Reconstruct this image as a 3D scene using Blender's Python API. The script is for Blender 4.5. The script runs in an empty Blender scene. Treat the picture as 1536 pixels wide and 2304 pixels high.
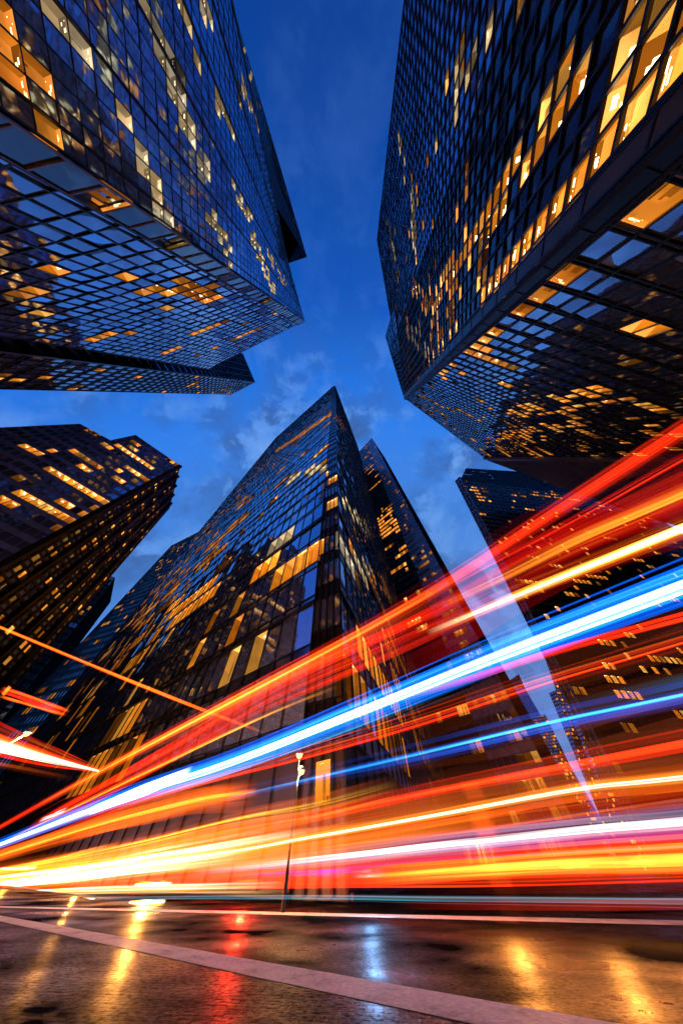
import bpy, math, random
from mathutils import Vector as V
random.seed(7)
sc = bpy.context.scene
C = sc.collection
# ------------------------------------------------------------------ camera
FPX = 503.6; PITCH = math.radians(58.2); CH = 0.5
cam = bpy.data.cameras.new('camera'); camo = bpy.data.objects.new('camera', cam); C.objects.link(camo)
cam.sensor_fit = 'HORIZONTAL'; cam.sensor_width = 36.0; cam.lens = 36.0*FPX/1536.0
cam.clip_start = 0.05; cam.clip_end = 6000
camo.location = (0, 0, CH); camo.rotation_euler = (math.pi/2+PITCH, 0, 0)
sc.camera = camo
# ------------------------------------------------------------------ render set-up
sc.view_settings.view_transform = 'Standard'; sc.view_settings.look = 'None'
sc.view_settings.exposure = 0; sc.view_settings.gamma = 1
sc.cycles.max_bounces = 4; sc.cycles.glossy_bounces = 3; sc.cycles.diffuse_bounces = 1
sc.cycles.use_adaptive_sampling = True; sc.cycles.adaptive_threshold = 0.03; sc.cycles.adaptive_min_samples = 12
sc.cycles.transparent_max_bounces = 160; sc.cycles.use_denoising = True
sc.cycles.sample_clamp_indirect = 6; sc.cycles.caustics_reflective = True
# ------------------------------------------------------------------ dusk sky
w = bpy.data.worlds.new('World'); sc.world = w; w.use_nodes = True
nt = w.node_tree; nt.nodes.clear()
def N(t, typ, **kw):
    n = t.nodes.new(typ)
    for k, v in kw.items(): setattr(n, k, v)
    return n
def setin(n, **kw):
    for k, v in kw.items(): n.inputs[k.replace('_', ' ')].default_value = v
def ramp(t, stops, src):
    r = N(t, 'ShaderNodeValToRGB'); cr = r.color_ramp
    while len(cr.elements) < len(stops): cr.elements.new(0.5)
    for e, (p, c) in zip(cr.elements, stops):
        e.position = p; e.color = (c[0], c[1], c[2], 1) if isinstance(c, (tuple, list)) else (c, c, c, 1)
    t.links.new(src, r.inputs[0]); return r.outputs[0]
def math_(t, op, a, b=None, clamp=False):
    m = N(t, 'ShaderNodeMath', operation=op, use_clamp=clamp)
    for i, x in enumerate((a, b)):
        if x is None: continue
        if isinstance(x, (int, float)): m.inputs[i].default_value = x
        else: t.links.new(x, m.inputs[i])
    return m.outputs[0]
def mix(t, f, a, b):
    m = N(t, 'ShaderNodeMix', data_type='RGBA')
    for i, x in ((0, f), (6, a), (7, b)):
        if isinstance(x, (int, float)): m.inputs[i].default_value = x
        elif isinstance(x, tuple): m.inputs[i].default_value = (*x, 1)
        else: t.links.new(x, m.inputs[i])
    return m.outputs[2]
tc = N(nt, 'ShaderNodeTexCoord')
sep = N(nt, 'ShaderNodeSeparateXYZ'); nt.links.new(tc.outputs['Generated'], sep.inputs[0])
f = math_(nt, 'MULTIPLY_ADD', sep.outputs[1], 0.5); f.node.inputs[2].default_value = 0.5
skyc = ramp(nt, [(0.0, (.10, .22, .50)), (0.12, (.022, .10, .40)), (0.22, (.0035, .046, .27)), (0.40, (.006, .085, .45)), (0.50, (.014, .145, .64)),
                 (0.60, (.030, .19, .72)), (0.78, (.06, .21, .62)), (0.95, (.10, .20, .46)), (1.0, (.18, .22, .38))], f)
mp = N(nt, 'ShaderNodeMapping'); mp.inputs['Scale'].default_value = (3.2, 3.2, 3.2); mp.inputs['Location'].default_value = (.7, .25, .1)
nt.links.new(tc.outputs['Generated'], mp.inputs[0])
no = N(nt, 'ShaderNodeTexNoise'); setin(no, Scale=1.0, Detail=7.0, Roughness=.58, Distortion=.35); nt.links.new(mp.outputs[0], no.inputs['Vector'])
cl = ramp(nt, [(0.0, 0.0), (0.42, 0.0), (0.62, 1.0), (1.0, 1.0)], no.outputs[0])
amt = ramp(nt, [(0.0, .05), (.38, .12), (.48, .40), (.60, .8), (1.0, .8)], f)
cf = math_(nt, 'MULTIPLY', cl, amt)
no2 = N(nt, 'ShaderNodeTexNoise'); setin(no2, Scale=2.3, Detail=6.0, Roughness=.6, Distortion=.2); nt.links.new(mp.outputs[0], no2.inputs['Vector'])
ccol = ramp(nt, [(0.0, (.025, .065, .20)), (.45, (.045, .11, .31)), (.56, (.14, .32, .72)), (1.0, (.26, .42, .78))], no2.outputs[0])
skyf = mix(nt, cf, skyc, ccol)
bg = N(nt, 'ShaderNodeBackground'); bg.inputs[1].default_value = 1.15
wo = N(nt, 'ShaderNodeOutputWorld'); nt.links.new(skyf, bg.inputs[0]); nt.links.new(bg.outputs[0], wo.inputs[0])

# ------------------------------------------------------------------ picture geometry helpers
cp, sp = math.cos(PITCH), math.sin(PITCH)
CAM = V((0, 0, CH))
def ray(px, py):
    a = (px-768)/FPX; b = (1152-py)/FPX
    return V((a, -b*sp+cp, b*cp+sp))
def proj(P):
    q = P-CAM; d = q.y*cp+q.z*sp; b = -q.y*sp+q.z*cp
    if d < 1e-3: return (-9999, -9999)
    return (768+FPX*q.x/d, 1152-FPX*b/d)
def top(p, H):
    r = ray(*p); return CAM+r*((H-CH)/r.z)
def foot(p1, p2, H, shift=0):
    """ground point of the edge seen through p1-p2 that makes it lean least"""
    a = ray(*p1); b = ray(*p2); n = a.cross(b); T = top(p1, H)
    m = math.hypot(n.x, n.y); d = (n.x*T.x+n.y*T.y-n.z*CH)/m
    return V((T.x-d*n.x/m-shift*n.y/m, T.y-d*n.y/m+shift*n.x/m, 0))
def edge(p1, p2, H, shift=0): return top(p1, H), foot(p1, p2, H, shift)
def onplane(px, P0, n):
    r = ray(*px); return CAM+r*((P0-CAM).dot(n)/r.dot(n))

# ------------------------------------------------------------------ materials
def mat(name): 
    m = bpy.data.materials.new(name); m.use_nodes = True
    t = m.node_tree; b = t.nodes['Principled BSDF']; return m, t, b
def glass_mat(name, col, rough=.04, wave=.02):
    m, t, b = mat(name)
    tc = N(t, 'ShaderNodeTexCoord')
    n = N(t, 'ShaderNodeTexNoise'); setin(n, Scale=.06, Detail=3.0); t.links.new(tc.outputs['Object'], n.inputs['Vector'])
    c = ramp(t, [(.3, tuple(x*.75 for x in col)), (.7, col)], n.outputs[0])
    g = N(t, 'ShaderNodeNewGeometry')
    c2 = mix(t, math_(t, 'MULTIPLY', g.outputs['Random Per Island'], .45), c, tuple(x*.3 for x in col))
    t.links.new(c2, b.inputs['Base Color'])
    b.inputs['Metallic'].default_value = .72; b.inputs['Specular IOR Level'].default_value = 1.0
    b.inputs['Roughness'].default_value = rough
    n3 = N(t, 'ShaderNodeTexNoise'); setin(n3, Scale=.55, Detail=1.5); t.links.new(tc.outputs['Object'], n3.inputs['Vector'])
    bp = N(t, 'ShaderNodeBump'); bp.inputs['Strength'].default_value = wave; bp.inputs['Distance'].default_value = 1.0
    t.links.new(n3.outputs[0], bp.inputs['Height']); t.links.new(bp.outputs[0], b.inputs['Normal'])
    return m
def solid_mat(name, col, rough=.5, metal=0.0, var=.35, scale=.8):
    m, t, b = mat(name)
    tc = N(t, 'ShaderNodeTexCoord'); n = N(t, 'ShaderNodeTexNoise'); setin(n, Scale=scale, Detail=5.0)
    t.links.new(tc.outputs['Object'], n.inputs['Vector'])
    t.links.new(ramp(t, [(.3, tuple(x*(1-var) for x in col)), (.7, col)], n.outputs[0]), b.inputs['Base Color'])
    b.inputs['Roughness'].default_value = rough; b.inputs['Metallic'].default_value = metal
    return m
M = {}
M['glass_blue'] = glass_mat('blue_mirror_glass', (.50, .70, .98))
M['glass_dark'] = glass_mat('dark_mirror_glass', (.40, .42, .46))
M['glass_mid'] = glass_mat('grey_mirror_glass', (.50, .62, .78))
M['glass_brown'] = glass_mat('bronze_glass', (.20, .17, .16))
M['mullion'] = solid_mat('black_anodised_metal', (.018, .019, .022), .38, .4)
M['mullion_lt'] = solid_mat('grey_anodised_metal', (.30, .33, .38), .45, .2)
M['panel_grey'] = solid_mat('grey_metal_panel', (.28, .44, .78), .5, .0)
M['panel_bronze'] = solid_mat('bronze_metal_panel', (.46, .31, .23), .5, .0)
M['panel_blue'] = solid_mat('pale_blue_fritted_glass', (.35, .50, .72), .3, .0)
M['spandrel_blue'] = solid_mat('blue_spandrel_glass', (.34, .42, .54), .16, .95)
M['spandrel'] = solid_mat('dark_spandrel_panel', (.030, .028, .030), .22, .5)
M['spandrel_br'] = solid_mat('bronze_spandrel_panel', (.16, .095, .06), .34, .45)
M['stone'] = solid_mat('dark_granite', (.035, .028, .026), .45)
M['roof'] = solid_mat('roof_felt', (.02, .02, .022), .95)
M['rear'] = solid_mat('dark_render', (.012, .012, .014), .95)
for k_ in ('roof', 'rear'): M[k_].node_tree.nodes['Principled BSDF'].inputs['Specular IOR Level'].default_value = 0
# lit rooms: per-face colour of the room's own light
m, t, b = mat('lit_room'); t.nodes.remove(b)
va = N(t, 'ShaderNodeVertexColor', layer_name='glow')
tc = N(t, 'ShaderNodeTexCoord'); n = N(t, 'ShaderNodeTexNoise'); setin(n, Scale=.7, Detail=2.0, Distortion=.3); t.links.new(tc.outputs['Object'], n.inputs['Vector'])
mm = N(t, 'ShaderNodeMix', data_type='RGBA', blend_type='MULTIPLY'); mm.inputs[0].default_value = 1
t.links.new(va.outputs[0], mm.inputs[6]); t.links.new(ramp(t, [(.30, .6), (.48, .9), (.62, 1.0), (.75, 1.35)], n.outputs[0]), mm.inputs[7])
em = N(t, 'ShaderNodeEmission'); t.links.new(mm.outputs[2], em.inputs[0]); em.inputs[1].default_value = 1.0
t.links.new(em.outputs[0], t.nodes['Material Output'].inputs[0]); m.cycles.emission_sampling = 'NONE'
M['room'] = m
# glowing light lines: additive light, strength stored per vertex
def glowmat(name, sampling):
    m, t, b = mat(name); t.nodes.remove(b)
    va = N(t, 'ShaderNodeVertexColor', layer_name='glow')
    em = N(t, 'ShaderNodeEmission'); t.links.new(va.outputs[0], em.inputs[0]); em.inputs[1].default_value = 1.0
    tr = N(t, 'ShaderNodeBsdfTransparent'); ad = N(t, 'ShaderNodeAddShader')
    t.links.new(em.outputs[0], ad.inputs[0]); t.links.new(tr.outputs[0], ad.inputs[1])
    t.links.new(ad.outputs[0], t.nodes['Material Output'].inputs[0]); m.cycles.emission_sampling = sampling
    return m
M['glow'] = glowmat('glowing_light', 'NONE')

# ------------------------------------------------------------------ object helpers
def link(name, verts, faces, material, parent=None, cols=None, mats=None):
    me = bpy.data.meshes.new(name); me.from_pydata([tuple(v) for v in verts], [], faces); me.validate()
    for mm_ in ([material] if not mats else mats): me.materials.append(mm_)
    if cols:
        a = me.color_attributes.new('glow', 'FLOAT_COLOR', 'POINT')
        fl = []
        for c in cols: fl += [c[0], c[1], c[2], 1.0]
        a.data.foreach_set('color', fl)
    o = bpy.data.objects.new(name, me); C.objects.link(o); o.parent = parent
    return o
def thing(name, label, cat, loc=(0, 0, 0), group=None):
    o = bpy.data.objects.new(name, None); C.objects.link(o); o.location = loc
    o['label'] = label; o['category'] = cat
    if group: o['group'] = group
    return o
def tag(o, label, cat, group=None):
    o['label'] = label; o['category'] = cat
    if group: o['group'] = group
    return o
def boxbar(vs, fs, A, B, wv, dv):
    """bar from A to B, half width vector wv, depth vector dv (from surface outwards)"""
    i = len(vs)
    for P in (A, B):
        vs += [P-wv-dv*.25, P+wv-dv*.25, P+wv+dv, P-wv+dv]
    fs += [(i, i+1, i+2, i+3), (i+4, i+7, i+6, i+5), (i, i+4, i+5, i+1), (i+1, i+5, i+6, i+2), (i+2, i+6, i+7, i+3), (i+3, i+7, i+4, i)]

AMBER = [(1.5, .42, .022), (1.6, .50, .035), (1.4, .34, .014), (1.5, .62, .09), (1.1, .30, .02)]
CREAM = [(1.0, .74, .42), (1.0, .66, .30), (.9, .72, .48)]
def near_line(p, line):
    (x0, y0), (x1, y1), hw = line[0], line[1], line[2]
    dx, dy = x1-x0, y1-y0; L = dx*dx+dy*dy
    tt = ((p[0]-x0)*dx+(p[1]-y0)*dy)/L
    if tt < 0 or tt > 1: return False
    return math.hypot(p[0]-x0-tt*dx, p[1]-y0-tt*dy) < hw

class Facade:
    pass
def facade(root, TL, TR, BR, BL, fh, mw, glass='glass_mid', mull='mullion', spand='spandrel', sfrac=.25, barw=.09, bard=.16,
           prob=.04, run=.45, lit=(), dark=(), pal=AMBER, strength=1.0, heavy_u=0, heavy_v=0, depth=2.6, seed=1, slant=0.006, name='curtain_wall', podium=0, store=None, shortfl=None, minpx=0):
    rnd = random.Random(seed)
    W = ((TR-TL).length+(BR-BL).length)/2; Hh = ((TL-BL).length+(TR-BR).length)/2
    nu = max(1, round(W/mw)); nv = max(1, round(Hh/fh))
    n = (TR-TL).cross(TL-BL).normalized()
    mid = (TL+TR+BL+BR)/4
    if n.dot(CAM-mid) < 0: n = -n
    def P(u, v): return (BL*(1-u)+BR*u)*(1-v)+(TL*(1-u)+TR*u)*v
    gv, gf, sf, pf = [], [], [], []
    litset = []
    back = n*(-.03)
    sv = []
    for j in range(nv+1):                      # one connected backing sheet: spandrel bands, open where a room is lit
        for i in range(nu+1): sv.append(P(i/nu, j/nv)+back)
        if sfrac > 0 and j < nv:
            for i in range(nu+1): sv.append(P(i/nu, (j+sfrac)/nv)+back)
    def vid(i, j, k): return ((2*j+k) if sfrac > 0 else j)*(nu+1)+i
    for j in range(nv):
        on = False
        for i in range(nu):
            va_, vb_ = (j+sfrac)/nv, (j+1)/nv
            pts5 = [proj(P((i+x)/nu, va_+(vb_-va_)*y)) for x, y in ((.5, .5), (.25, .3), (.75, .3), (.25, .7), (.75, .7))]
            pc = pts5[0]
            if on: on = rnd.random() < run
            else: on = rnd.random() < prob*(1-run)/max(1e-6, 1-prob)
            L = on; pl = pal; st = strength*rnd.choice((.15, .3, .6, 1, 1.1)); byline = False
            for ln in lit:
                if any(near_line(p_, ln) for p_ in pts5) and rnd.random() < ln[3]:
                    L = True; byline = True; st = ln[4] if len(ln) > 4 else strength*1.2
                    if len(ln) > 5: pl = ln[5]
            for ln in dark:
                if near_line(pc, ln): L = False
            L = L and (j >= podium or byline) and -150 < pc[0] < 1700 and -150 < pc[1] < 2400
            q = [P(i/nu, va_), P((i+1)/nu, va_), P((i+1)/nu, vb_), P(i/nu, vb_)]
            if L:
                px = [proj(x) for x in q]
                ar = abs(sum(px[k][0]*px[(k+1) % 4][1]-px[(k+1) % 4][0]*px[k][1] for k in range(4)))/2
                litset.append((ar, q, pl, st*rnd.uniform(.7, 1.2), .35 if (i < 2 or i > nu-3) else depth))
            elif j >= podium:
                h = (q[2]-q[1]).length
                a = rnd.gauss(0, slant)*mw; c = rnd.gauss(0, slant)*h
                i0 = len(gv); gv += [q[0]+n*(a+c), q[1]+n*(-a+c), q[2]+n*(-a-c), q[3]+n*(a-c)]; gf.append((i0, i0+1, i0+2, i0+3))
            tgt = pf if j < podium else sf
            if sfrac > 0: tgt.append((vid(i, j, 0), vid(i+1, j, 0), vid(i+1, j, 1), vid(i, j, 1)))
            if not L: tgt.append((vid(i, j, 1 if sfrac > 0 else 0), vid(i+1, j, 1 if sfrac > 0 else 0), vid(i+1, j+1, 0), vid(i, j+1, 0)))
    cw = link(name, gv, gf, M[glass], root)
    def used(fl):
        ids = sorted({k for f_ in fl for k in f_}); mp_ = {k: z for z, k in enumerate(ids)}
        return [sv[k] for k in ids], [tuple(mp_[k] for k in f_) for f_ in fl]
    if sf: link('spandrel_sheet', *used(sf), M[spand], root)
    if pf: link('podium_cladding', *used(pf), M['stone'], root)
    # mullions and transoms
    bv, bf = [], []
    uu = (TR-TL+BR-BL).normalized(); vvv = (TL-BL+TR-BR).normalized()
    for i in range(nu+1):
        k = 3.2 if heavy_u and i % heavy_u == 0 else 1
        boxbar(bv, bf, P(i/nu, 0), P(i/nu, 1), uu*barw*(1+.6*(k > 1)), n*bard*k)
    for j in range(nv+1):
        k = 3.2 if heavy_v and j % heavy_v == 0 else 1
        boxbar(bv, bf, P(0, j/nv), P(1, j/nv), vvv*barw*(1 if k == 1 else 3.0), n*bard*(.8 if k == 1 else 2.2))
        if sfrac > 0 and j < nv: boxbar(bv, bf, P(0, (j+sfrac)/nv), P(1, (j+sfrac)/nv), vvv*barw*.8, n*bard*.7)
    link('mullion_grid', bv, bf, M[mull], root)
    if store is not None: store += [(a, q, n, pl, st, dd, rnd.random()) for a, q, pl, st, dd in litset]
    return n
def room_mesh(q, n, pl, st, depth, r, vs, fs, cs, detail=True):
    rnd = random.Random(r); base = rnd.choice(pl)
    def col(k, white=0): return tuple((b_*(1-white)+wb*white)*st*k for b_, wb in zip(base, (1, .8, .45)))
    def quad(a, b, c, d, col_, col2=None):
        i = len(vs); vs.extend([a, b, c, d]); fs.append((i, i+1, i+2, i+3)); col2 = col2 or col_; cs.extend([col_, col_, col2, col2])
    f0, f1, f2, f3 = q; D = n*(-depth)
    b0, b1, b2, b3 = [x+D for x in q]
    if not detail:
        s = n*(-.12); quad(f0+s, f1+s, f2+s, f3+s, col(rnd.uniform(.5, 1.1)), col(rnd.uniform(.5, 1.2), .1)); return
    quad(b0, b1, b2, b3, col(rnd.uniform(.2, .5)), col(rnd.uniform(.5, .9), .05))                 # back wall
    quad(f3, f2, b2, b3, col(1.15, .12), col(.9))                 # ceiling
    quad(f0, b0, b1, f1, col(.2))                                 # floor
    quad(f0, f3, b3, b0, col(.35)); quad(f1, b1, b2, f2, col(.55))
    u = (f1-f0); up = (f2-f1).normalized()
    for k in range(rnd.choice((1, 1, 2, 2, 3))):                  # ceiling light fittings
        a = rnd.uniform(.1, .65); d0 = rnd.uniform(.1, .55)
        A = f3+u*a+D*d0-up*.06; L = u*rnd.uniform(.12, .3); W = D*rnd.uniform(.10, .3)
        quad(A, A+L, A+L+W, A+W, tuple(x*st for x in (3.6, 2.6, 1.2)))
    big = u.length > 0 and (q[0]-CAM).length < 90
    if big:
        for k in range(3):                                        # desks and shelving against the back wall
            a = rnd.uniform(0, .8); A = b0+u*a-D*.04; wd = u*rnd.uniform(.05, .25); T = (b3-b0)*rnd.uniform(.15, .7)
            quad(A, A+wd, A+wd+T, A+T, col(rnd.choice((.12, .25, .4))))
        for k in range(2):                                        # row of small downlights
            a = rnd.uniform(.1, .8); A = f3+u*a+D*rnd.uniform(.2, .8)-up*.05
            quad(A, A+u*.05, A+u*.05+D*.05, A+D*.05, tuple(x*st for x in (5, 3.6, 1.8)))
    for _ in range(rnd.choice((0, 1, 1, 2))):                                        # blind drawn part of the way / cupboard
        a = rnd.uniform(0, .6); wd = rnd.uniform(.06, .35); h = rnd.uniform(.25, .95)
        A = f0+u*a+D*rnd.uniform(.1, .5); B = A+u*wd; T = (f3-f0)*h
        quad(A, B, B+T, A+T, col(.22), col(.3))
def put_windows(root, store, limit=97, detail_px=60):
    store.sort(key=lambda s: -s[0])
    rest = ([], [], [])
    for k, (ar, q, n, pl, st, depth, r) in enumerate(store):
        if k < limit and ar > 12:
            vs, fs, cs = [], [], []
            room_mesh(q, n, pl, st, depth, r, vs, fs, cs, ar > detail_px)
            link('lit_window', vs, fs, M['room'], root, cs)
        else: room_mesh(q, n, pl, st, depth, r, *rest, detail=ar > detail_px)
    if rest[0]:
        o = link('lit_window_field', rest[0], rest[1], M['room'], root, rest[2]); o['kind'] = 'stuff'
def shell(root, tops, bots, backshift, material='rear'):
    """roof and rear walls that close the volume behind the visible facades; backshift = vector added to the end corners"""
    b = V(backshift)
    T = list(tops)+[tops[-1]+b, tops[0]+b]; B = list(bots)+[bots[-1]+b, bots[0]+b]
    k = len(T); off = V((0, 0, -.3))
    link('roof', [p+off for p in T], [tuple(range(k))], M['roof'], root)
    m_ = len(tops)
    vs, fs = [], []
    for i in range(m_-1, k):
        j = (i+1) % k; a = len(vs); vs += [T[i], T[j], B[j], B[i]]; fs.append((a, a+1, a+2, a+3))
    link('rear_wall', vs, fs, M[material], root)

# ------------------------------------------------------------------ ground
m, t, b = mat('wet_setts')
tc = N(t, 'ShaderNodeTexCoord'); mp = N(t, 'ShaderNodeMapping'); t.links.new(tc.outputs['Object'], mp.inputs[0]); mp.inputs['Rotation'].default_value = (0, 0, math.radians(8))
br = N(t, 'ShaderNodeTexBrick'); t.links.new(mp.outputs[0], br.inputs['Vector'])
setin(br, Scale=1.0, Mortar_Size=.007, Mortar_Smooth=.8, Brick_Width=.15, Row_Height=.075)
br.inputs['Color1'].default_value = (.9, .9, .9, 1); br.inputs['Color2'].default_value = (.55, .55, .55, 1); br.inputs['Mortar'].default_value = (0, 0, 0, 1)
n1 = N(t, 'ShaderNodeTexNoise'); setin(n1, Scale=20.0, Detail=8.0, Roughness=.75); t.links.new(mp.outputs[0], n1.inputs['Vector'])
n2 = N(t, 'ShaderNodeTexNoise'); setin(n2, Scale=.45, Detail=4.0, Roughness=.6); t.links.new(mp.outputs[0], n2.inputs['Vector'])
n4 = N(t, 'ShaderNodeTexNoise'); setin(n4, Scale=5.0, Detail=3.0); t.links.new(mp.outputs[0], n4.inputs['Vector'])
c = mix(t, .45, (.012, .011, .011), br.outputs[0]); c = mix(t, .97, c, (.010, .0095, .0095))
t.links.new(c, b.inputs['Base Color'])
t.links.new(ramp(t, [(.42, .45), (.62, .26)], n2.outputs[0]), b.inputs['Roughness']); fine = ramp(t, [(.42, .02), (.60, 1.0)], n1.outputs[0]); t.links.new(math_(t, 'MULTIPLY', fine, ramp(t, [(.36, .0), (.60, .035)], n2.outputs[0])), b.inputs['Specular IOR Level'])
h = math_(t, 'MULTIPLY', br.outputs[0], .8); h = math_(t, 'ADD', h, math_(t, 'MULTIPLY', n1.outputs[0], .55)); h = math_(t, 'ADD', h, math_(t, 'MULTIPLY', n4.outputs[0], .8))
bp = N(t, 'ShaderNodeBump'); bp.inputs['Strength'].default_value = 1.0; bp.inputs['Distance'].default_value = .05
t.links.new(h, bp.inputs['Height']); t.links.new(bp.outputs[0], b.inputs['Normal'])
M['setts'] = m
def asphalt(name, base, r0, r1):
    m, t, b = mat(name)
    tc = N(t, 'ShaderNodeTexCoord')
    n1 = N(t, 'ShaderNodeTexNoise'); setin(n1, Scale=22.0, Detail=7.0, Roughness=.7); t.links.new(tc.outputs['Object'], n1.inputs['Vector'])
    n2 = N(t, 'ShaderNodeTexNoise'); setin(n2, Scale=.6, Detail=4.0); t.links.new(tc.outputs['Object'], n2.inputs['Vector'])
    n5 = N(t, 'ShaderNodeTexNoise'); setin(n5, Scale=2.2, Detail=8.0, Roughness=.7); t.links.new(tc.outputs['Object'], n5.inputs['Vector'])
    mm_ = N(t, 'ShaderNodeMix', data_type='RGBA', blend_type='MULTIPLY'); mm_.inputs[0].default_value = 1; t.links.new(ramp(t, [(.35, tuple(x*.7 for x in base)), (.65, base)], n1.outputs[0]), mm_.inputs[6]); t.links.new(ramp(t, [(.30, .35), (.45, .85), (.55, 1.0)], n5.outputs[0]), mm_.inputs[7]); t.links.new(mm_.outputs[2], b.inputs['Base Color'])
    t.links.new(ramp(t, [(.42, r1), (.62, r0)], n2.outputs[0]), b.inputs['Roughness']); t.links.new(math_(t, 'MULTIPLY', ramp(t, [(.40, .05), (.62, 1.0)], n1.outputs[0]), ramp(t, [(.38, .0), (.62, .06)], n2.outputs[0])), b.inputs['Specular IOR Level'])
    bp = N(t, 'ShaderNodeBump'); bp.inputs['Strength'].default_value = .9; bp.inputs['Distance'].default_value = .03
    t.links.new(n1.outputs[0], bp.inputs['Height']); t.links.new(bp.outputs[0], b.inputs['Normal'])
    return m
M['asphalt'] = asphalt('wet_asphalt', (.011, .010, .010), .25, .5)
M['paving'] = asphalt('wet_paving', (.07, .065, .06), .25, .5)
M['paint'] = asphalt('worn_white_paint', (.92, .82, .60), .5, .7)
def sheet(name, pts, z, material, kind='structure'):
    o = link(name, [(x, y, z) for x, y in pts], [tuple(range(len(pts)))], M[material]); o['kind'] = kind; return o
R = 2500
sheet('ground', [(-R, -R), (R, -R), (R, R), (-R, R)], -.007, 'asphalt')
sheet('road', [(-160, -40), (60, -40), (60, 60), (-160, 140)], -.003, 'asphalt')
def gp(px, py, z=0.0):
    r = ray(px, py); return CAM+r*((z-CH)/r.z)
def gxy(px, py): p = gp(px, py); return (p.x, p.y)
# painted lines: placed on the ground
def ground_line(name, label, a0, a1, b0, b1):
    """a: near edge (two picture points), b: far edge"""
    P = [gp(*a0), gp(*a1), gp(*b1), gp(*b0)]
    ext = []
    for A, B in ((P[0], P[1]), (P[3], P[2])):
        d = (B-A).normalized(); ext.append((A-d*6, B+d*2))
    pts = [ext[0][0], ext[0][1], ext[1][1], ext[1][0]]
    nseg = 60; vs, fs = [], []
    rnd = random.Random(3)
    for i in range(nseg+1):
        k = i/nseg; A = pts[0].lerp(pts[1], k); B = pts[3].lerp(pts[2], k); d = (B-A).normalized()
        vs += [(A+d*rnd.uniform(-.008, .008))+V((0, 0, .001)), (B+d*rnd.uniform(-.008, .008))+V((0, 0, .001))]
    for i in range(nseg): fs.append((2*i, 2*i+2, 2*i+3, 2*i+1))
    o = link(name, vs, fs, M['paint']); o['kind'] = 'structure'; return o
ground_line('lane_line', '', (0, 2074), (1048, 2302), (0, 2061), (1378, 2302))
ground_line('edge_line', '', (0, 2043), (1536, 2083), (0, 2040), (1536, 2072))
# sett paving between camera and the lane line; kerb + pavement in front of the centre tower
A0 = gp(0, 2074); A1 = gp(1048, 2302); dl = (A1-A0).normalized(); nl = V((dl.y, -dl.x, 0))
if nl.dot(CAM-A0) < 0: nl = -nl
q0 = A0-dl*40; q1 = A1+dl*40
sheet('sett_paving', [(q0.x, q0.y), (q1.x, q1.y), (q1.x+nl.x*30, q1.y+nl.y*30), (q0.x+nl.x*30, q0.y+nl.y*30)], -.001, 'setts')

# ------------------------------------------------------------------ towers
# --- left tower
def nrm(P0, P1, P2): return (P1-P0).cross(P2-P0).normalized()
H = 110
cT, cB = edge((685, 720), (0, 240), H); fT, fB = edge((648, 592), (520, 0), H); bT, bB = edge((468, 830), (0, 755), H)
root = thing('glass_tower', 'blue glass tower at upper left with a folded wedge and white lit strips', 'tower', cB)
def at0(root): root.location = (0, 0, 0)
at0(root)
st = []
facade(root, fT, cT, cB, fB, 1.5, .8, 'glass_blue', sfrac=.0, barw=.022, bard=.05, prob=.008, run=.3, seed=3, store=st, pal=CREAM, strength=.65, heavy_u=5, slant=.008, depth=.5,
       lit=[((278, 250), (375, 490), 8, 1, .95, CREAM), ((345, 55), (398, 190), 9, .8, .9, CREAM), ((385, 195), (468, 385), 8, .85, .8, CREAM), ((250, 110), (300, 235), 5, .8, .7, CREAM),
            ((475, 480), (522, 590), 7, .8, .6, CREAM), ((530, 420), (560, 490), 6, .8, .8, CREAM), ((562, 520), (620, 660), 6, .85, .8, CREAM), ((440, 150), (530, 300), 4, .7, .7, CREAM),
            ((0, 20), (110, 270), 22, .9, .9, AMBER), ((0, 120), (80, 290), 22, .9, .8, AMBER), ((130, 60), (180, 110), 5, .8, .8, CREAM), ((455, 0), (480, 70), 5, .8, .8, CREAM),
            ((600, 560), (640, 640), 5, .7, .7, CREAM), ((400, 0), (440, 120), 4, .6, .7, CREAM), ((540, 180), (600, 330), 3, .5, .7, CREAM)])
facade(root, cT, bT, bB, cB, 2.6, 2.1, 'glass_blue', sfrac=.0, barw=.06, bard=.12, prob=.05, run=.45, seed=4, store=st, heavy_u=0, strength=.8, slant=.012,
       lit=[((400, 645), (480, 670), 12, 1, .9), ((225, 430), (265, 455), 16, 1, .6), ((0, 650), (330, 740), 20, .22, .5), ((0, 560), (120, 600), 12, .5, .7), ((280, 630), (345, 650), 9, .8, .8)],
       dark=[((60, 330), (600, 680), 14)])
put_windows(root, st)
shell(root, [fT, cT, bT], [fB, cB, bB], (-36, -30, 0))
# dark corner band
cv, cf_ = [], []
nA = nrm(cT, fT, cB); nB = nrm(cT, bT, cB)
dB0 = (bT-cT).normalized(); dB1 = (bB-cB).normalized(); nB = nB if nB.dot(CAM-cT) > 0 else -nB
st = []
facade(root, cT+nB*.35, cT+dB0*2.9+nB*.35, cB+dB1*2.9+nB*.35, cB+nB*.35, 2.6, 2.9, 'glass_brown', mull='mullion_lt', sfrac=0, barw=.07, bard=.10, prob=.03, seed=9, store=st, strength=.8,
       lit=[((210, 420), (260, 450), 16, .9, .9)])
put_windows(root, st, 3)
boxbar(cv, cf_, cT+dB0*2.9+nB*.1, cB+dB1*2.9+nB*.1, dB0*.12, nB*.35)
link('corner_trim', cv, cf_, M['mullion'], root)
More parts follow.
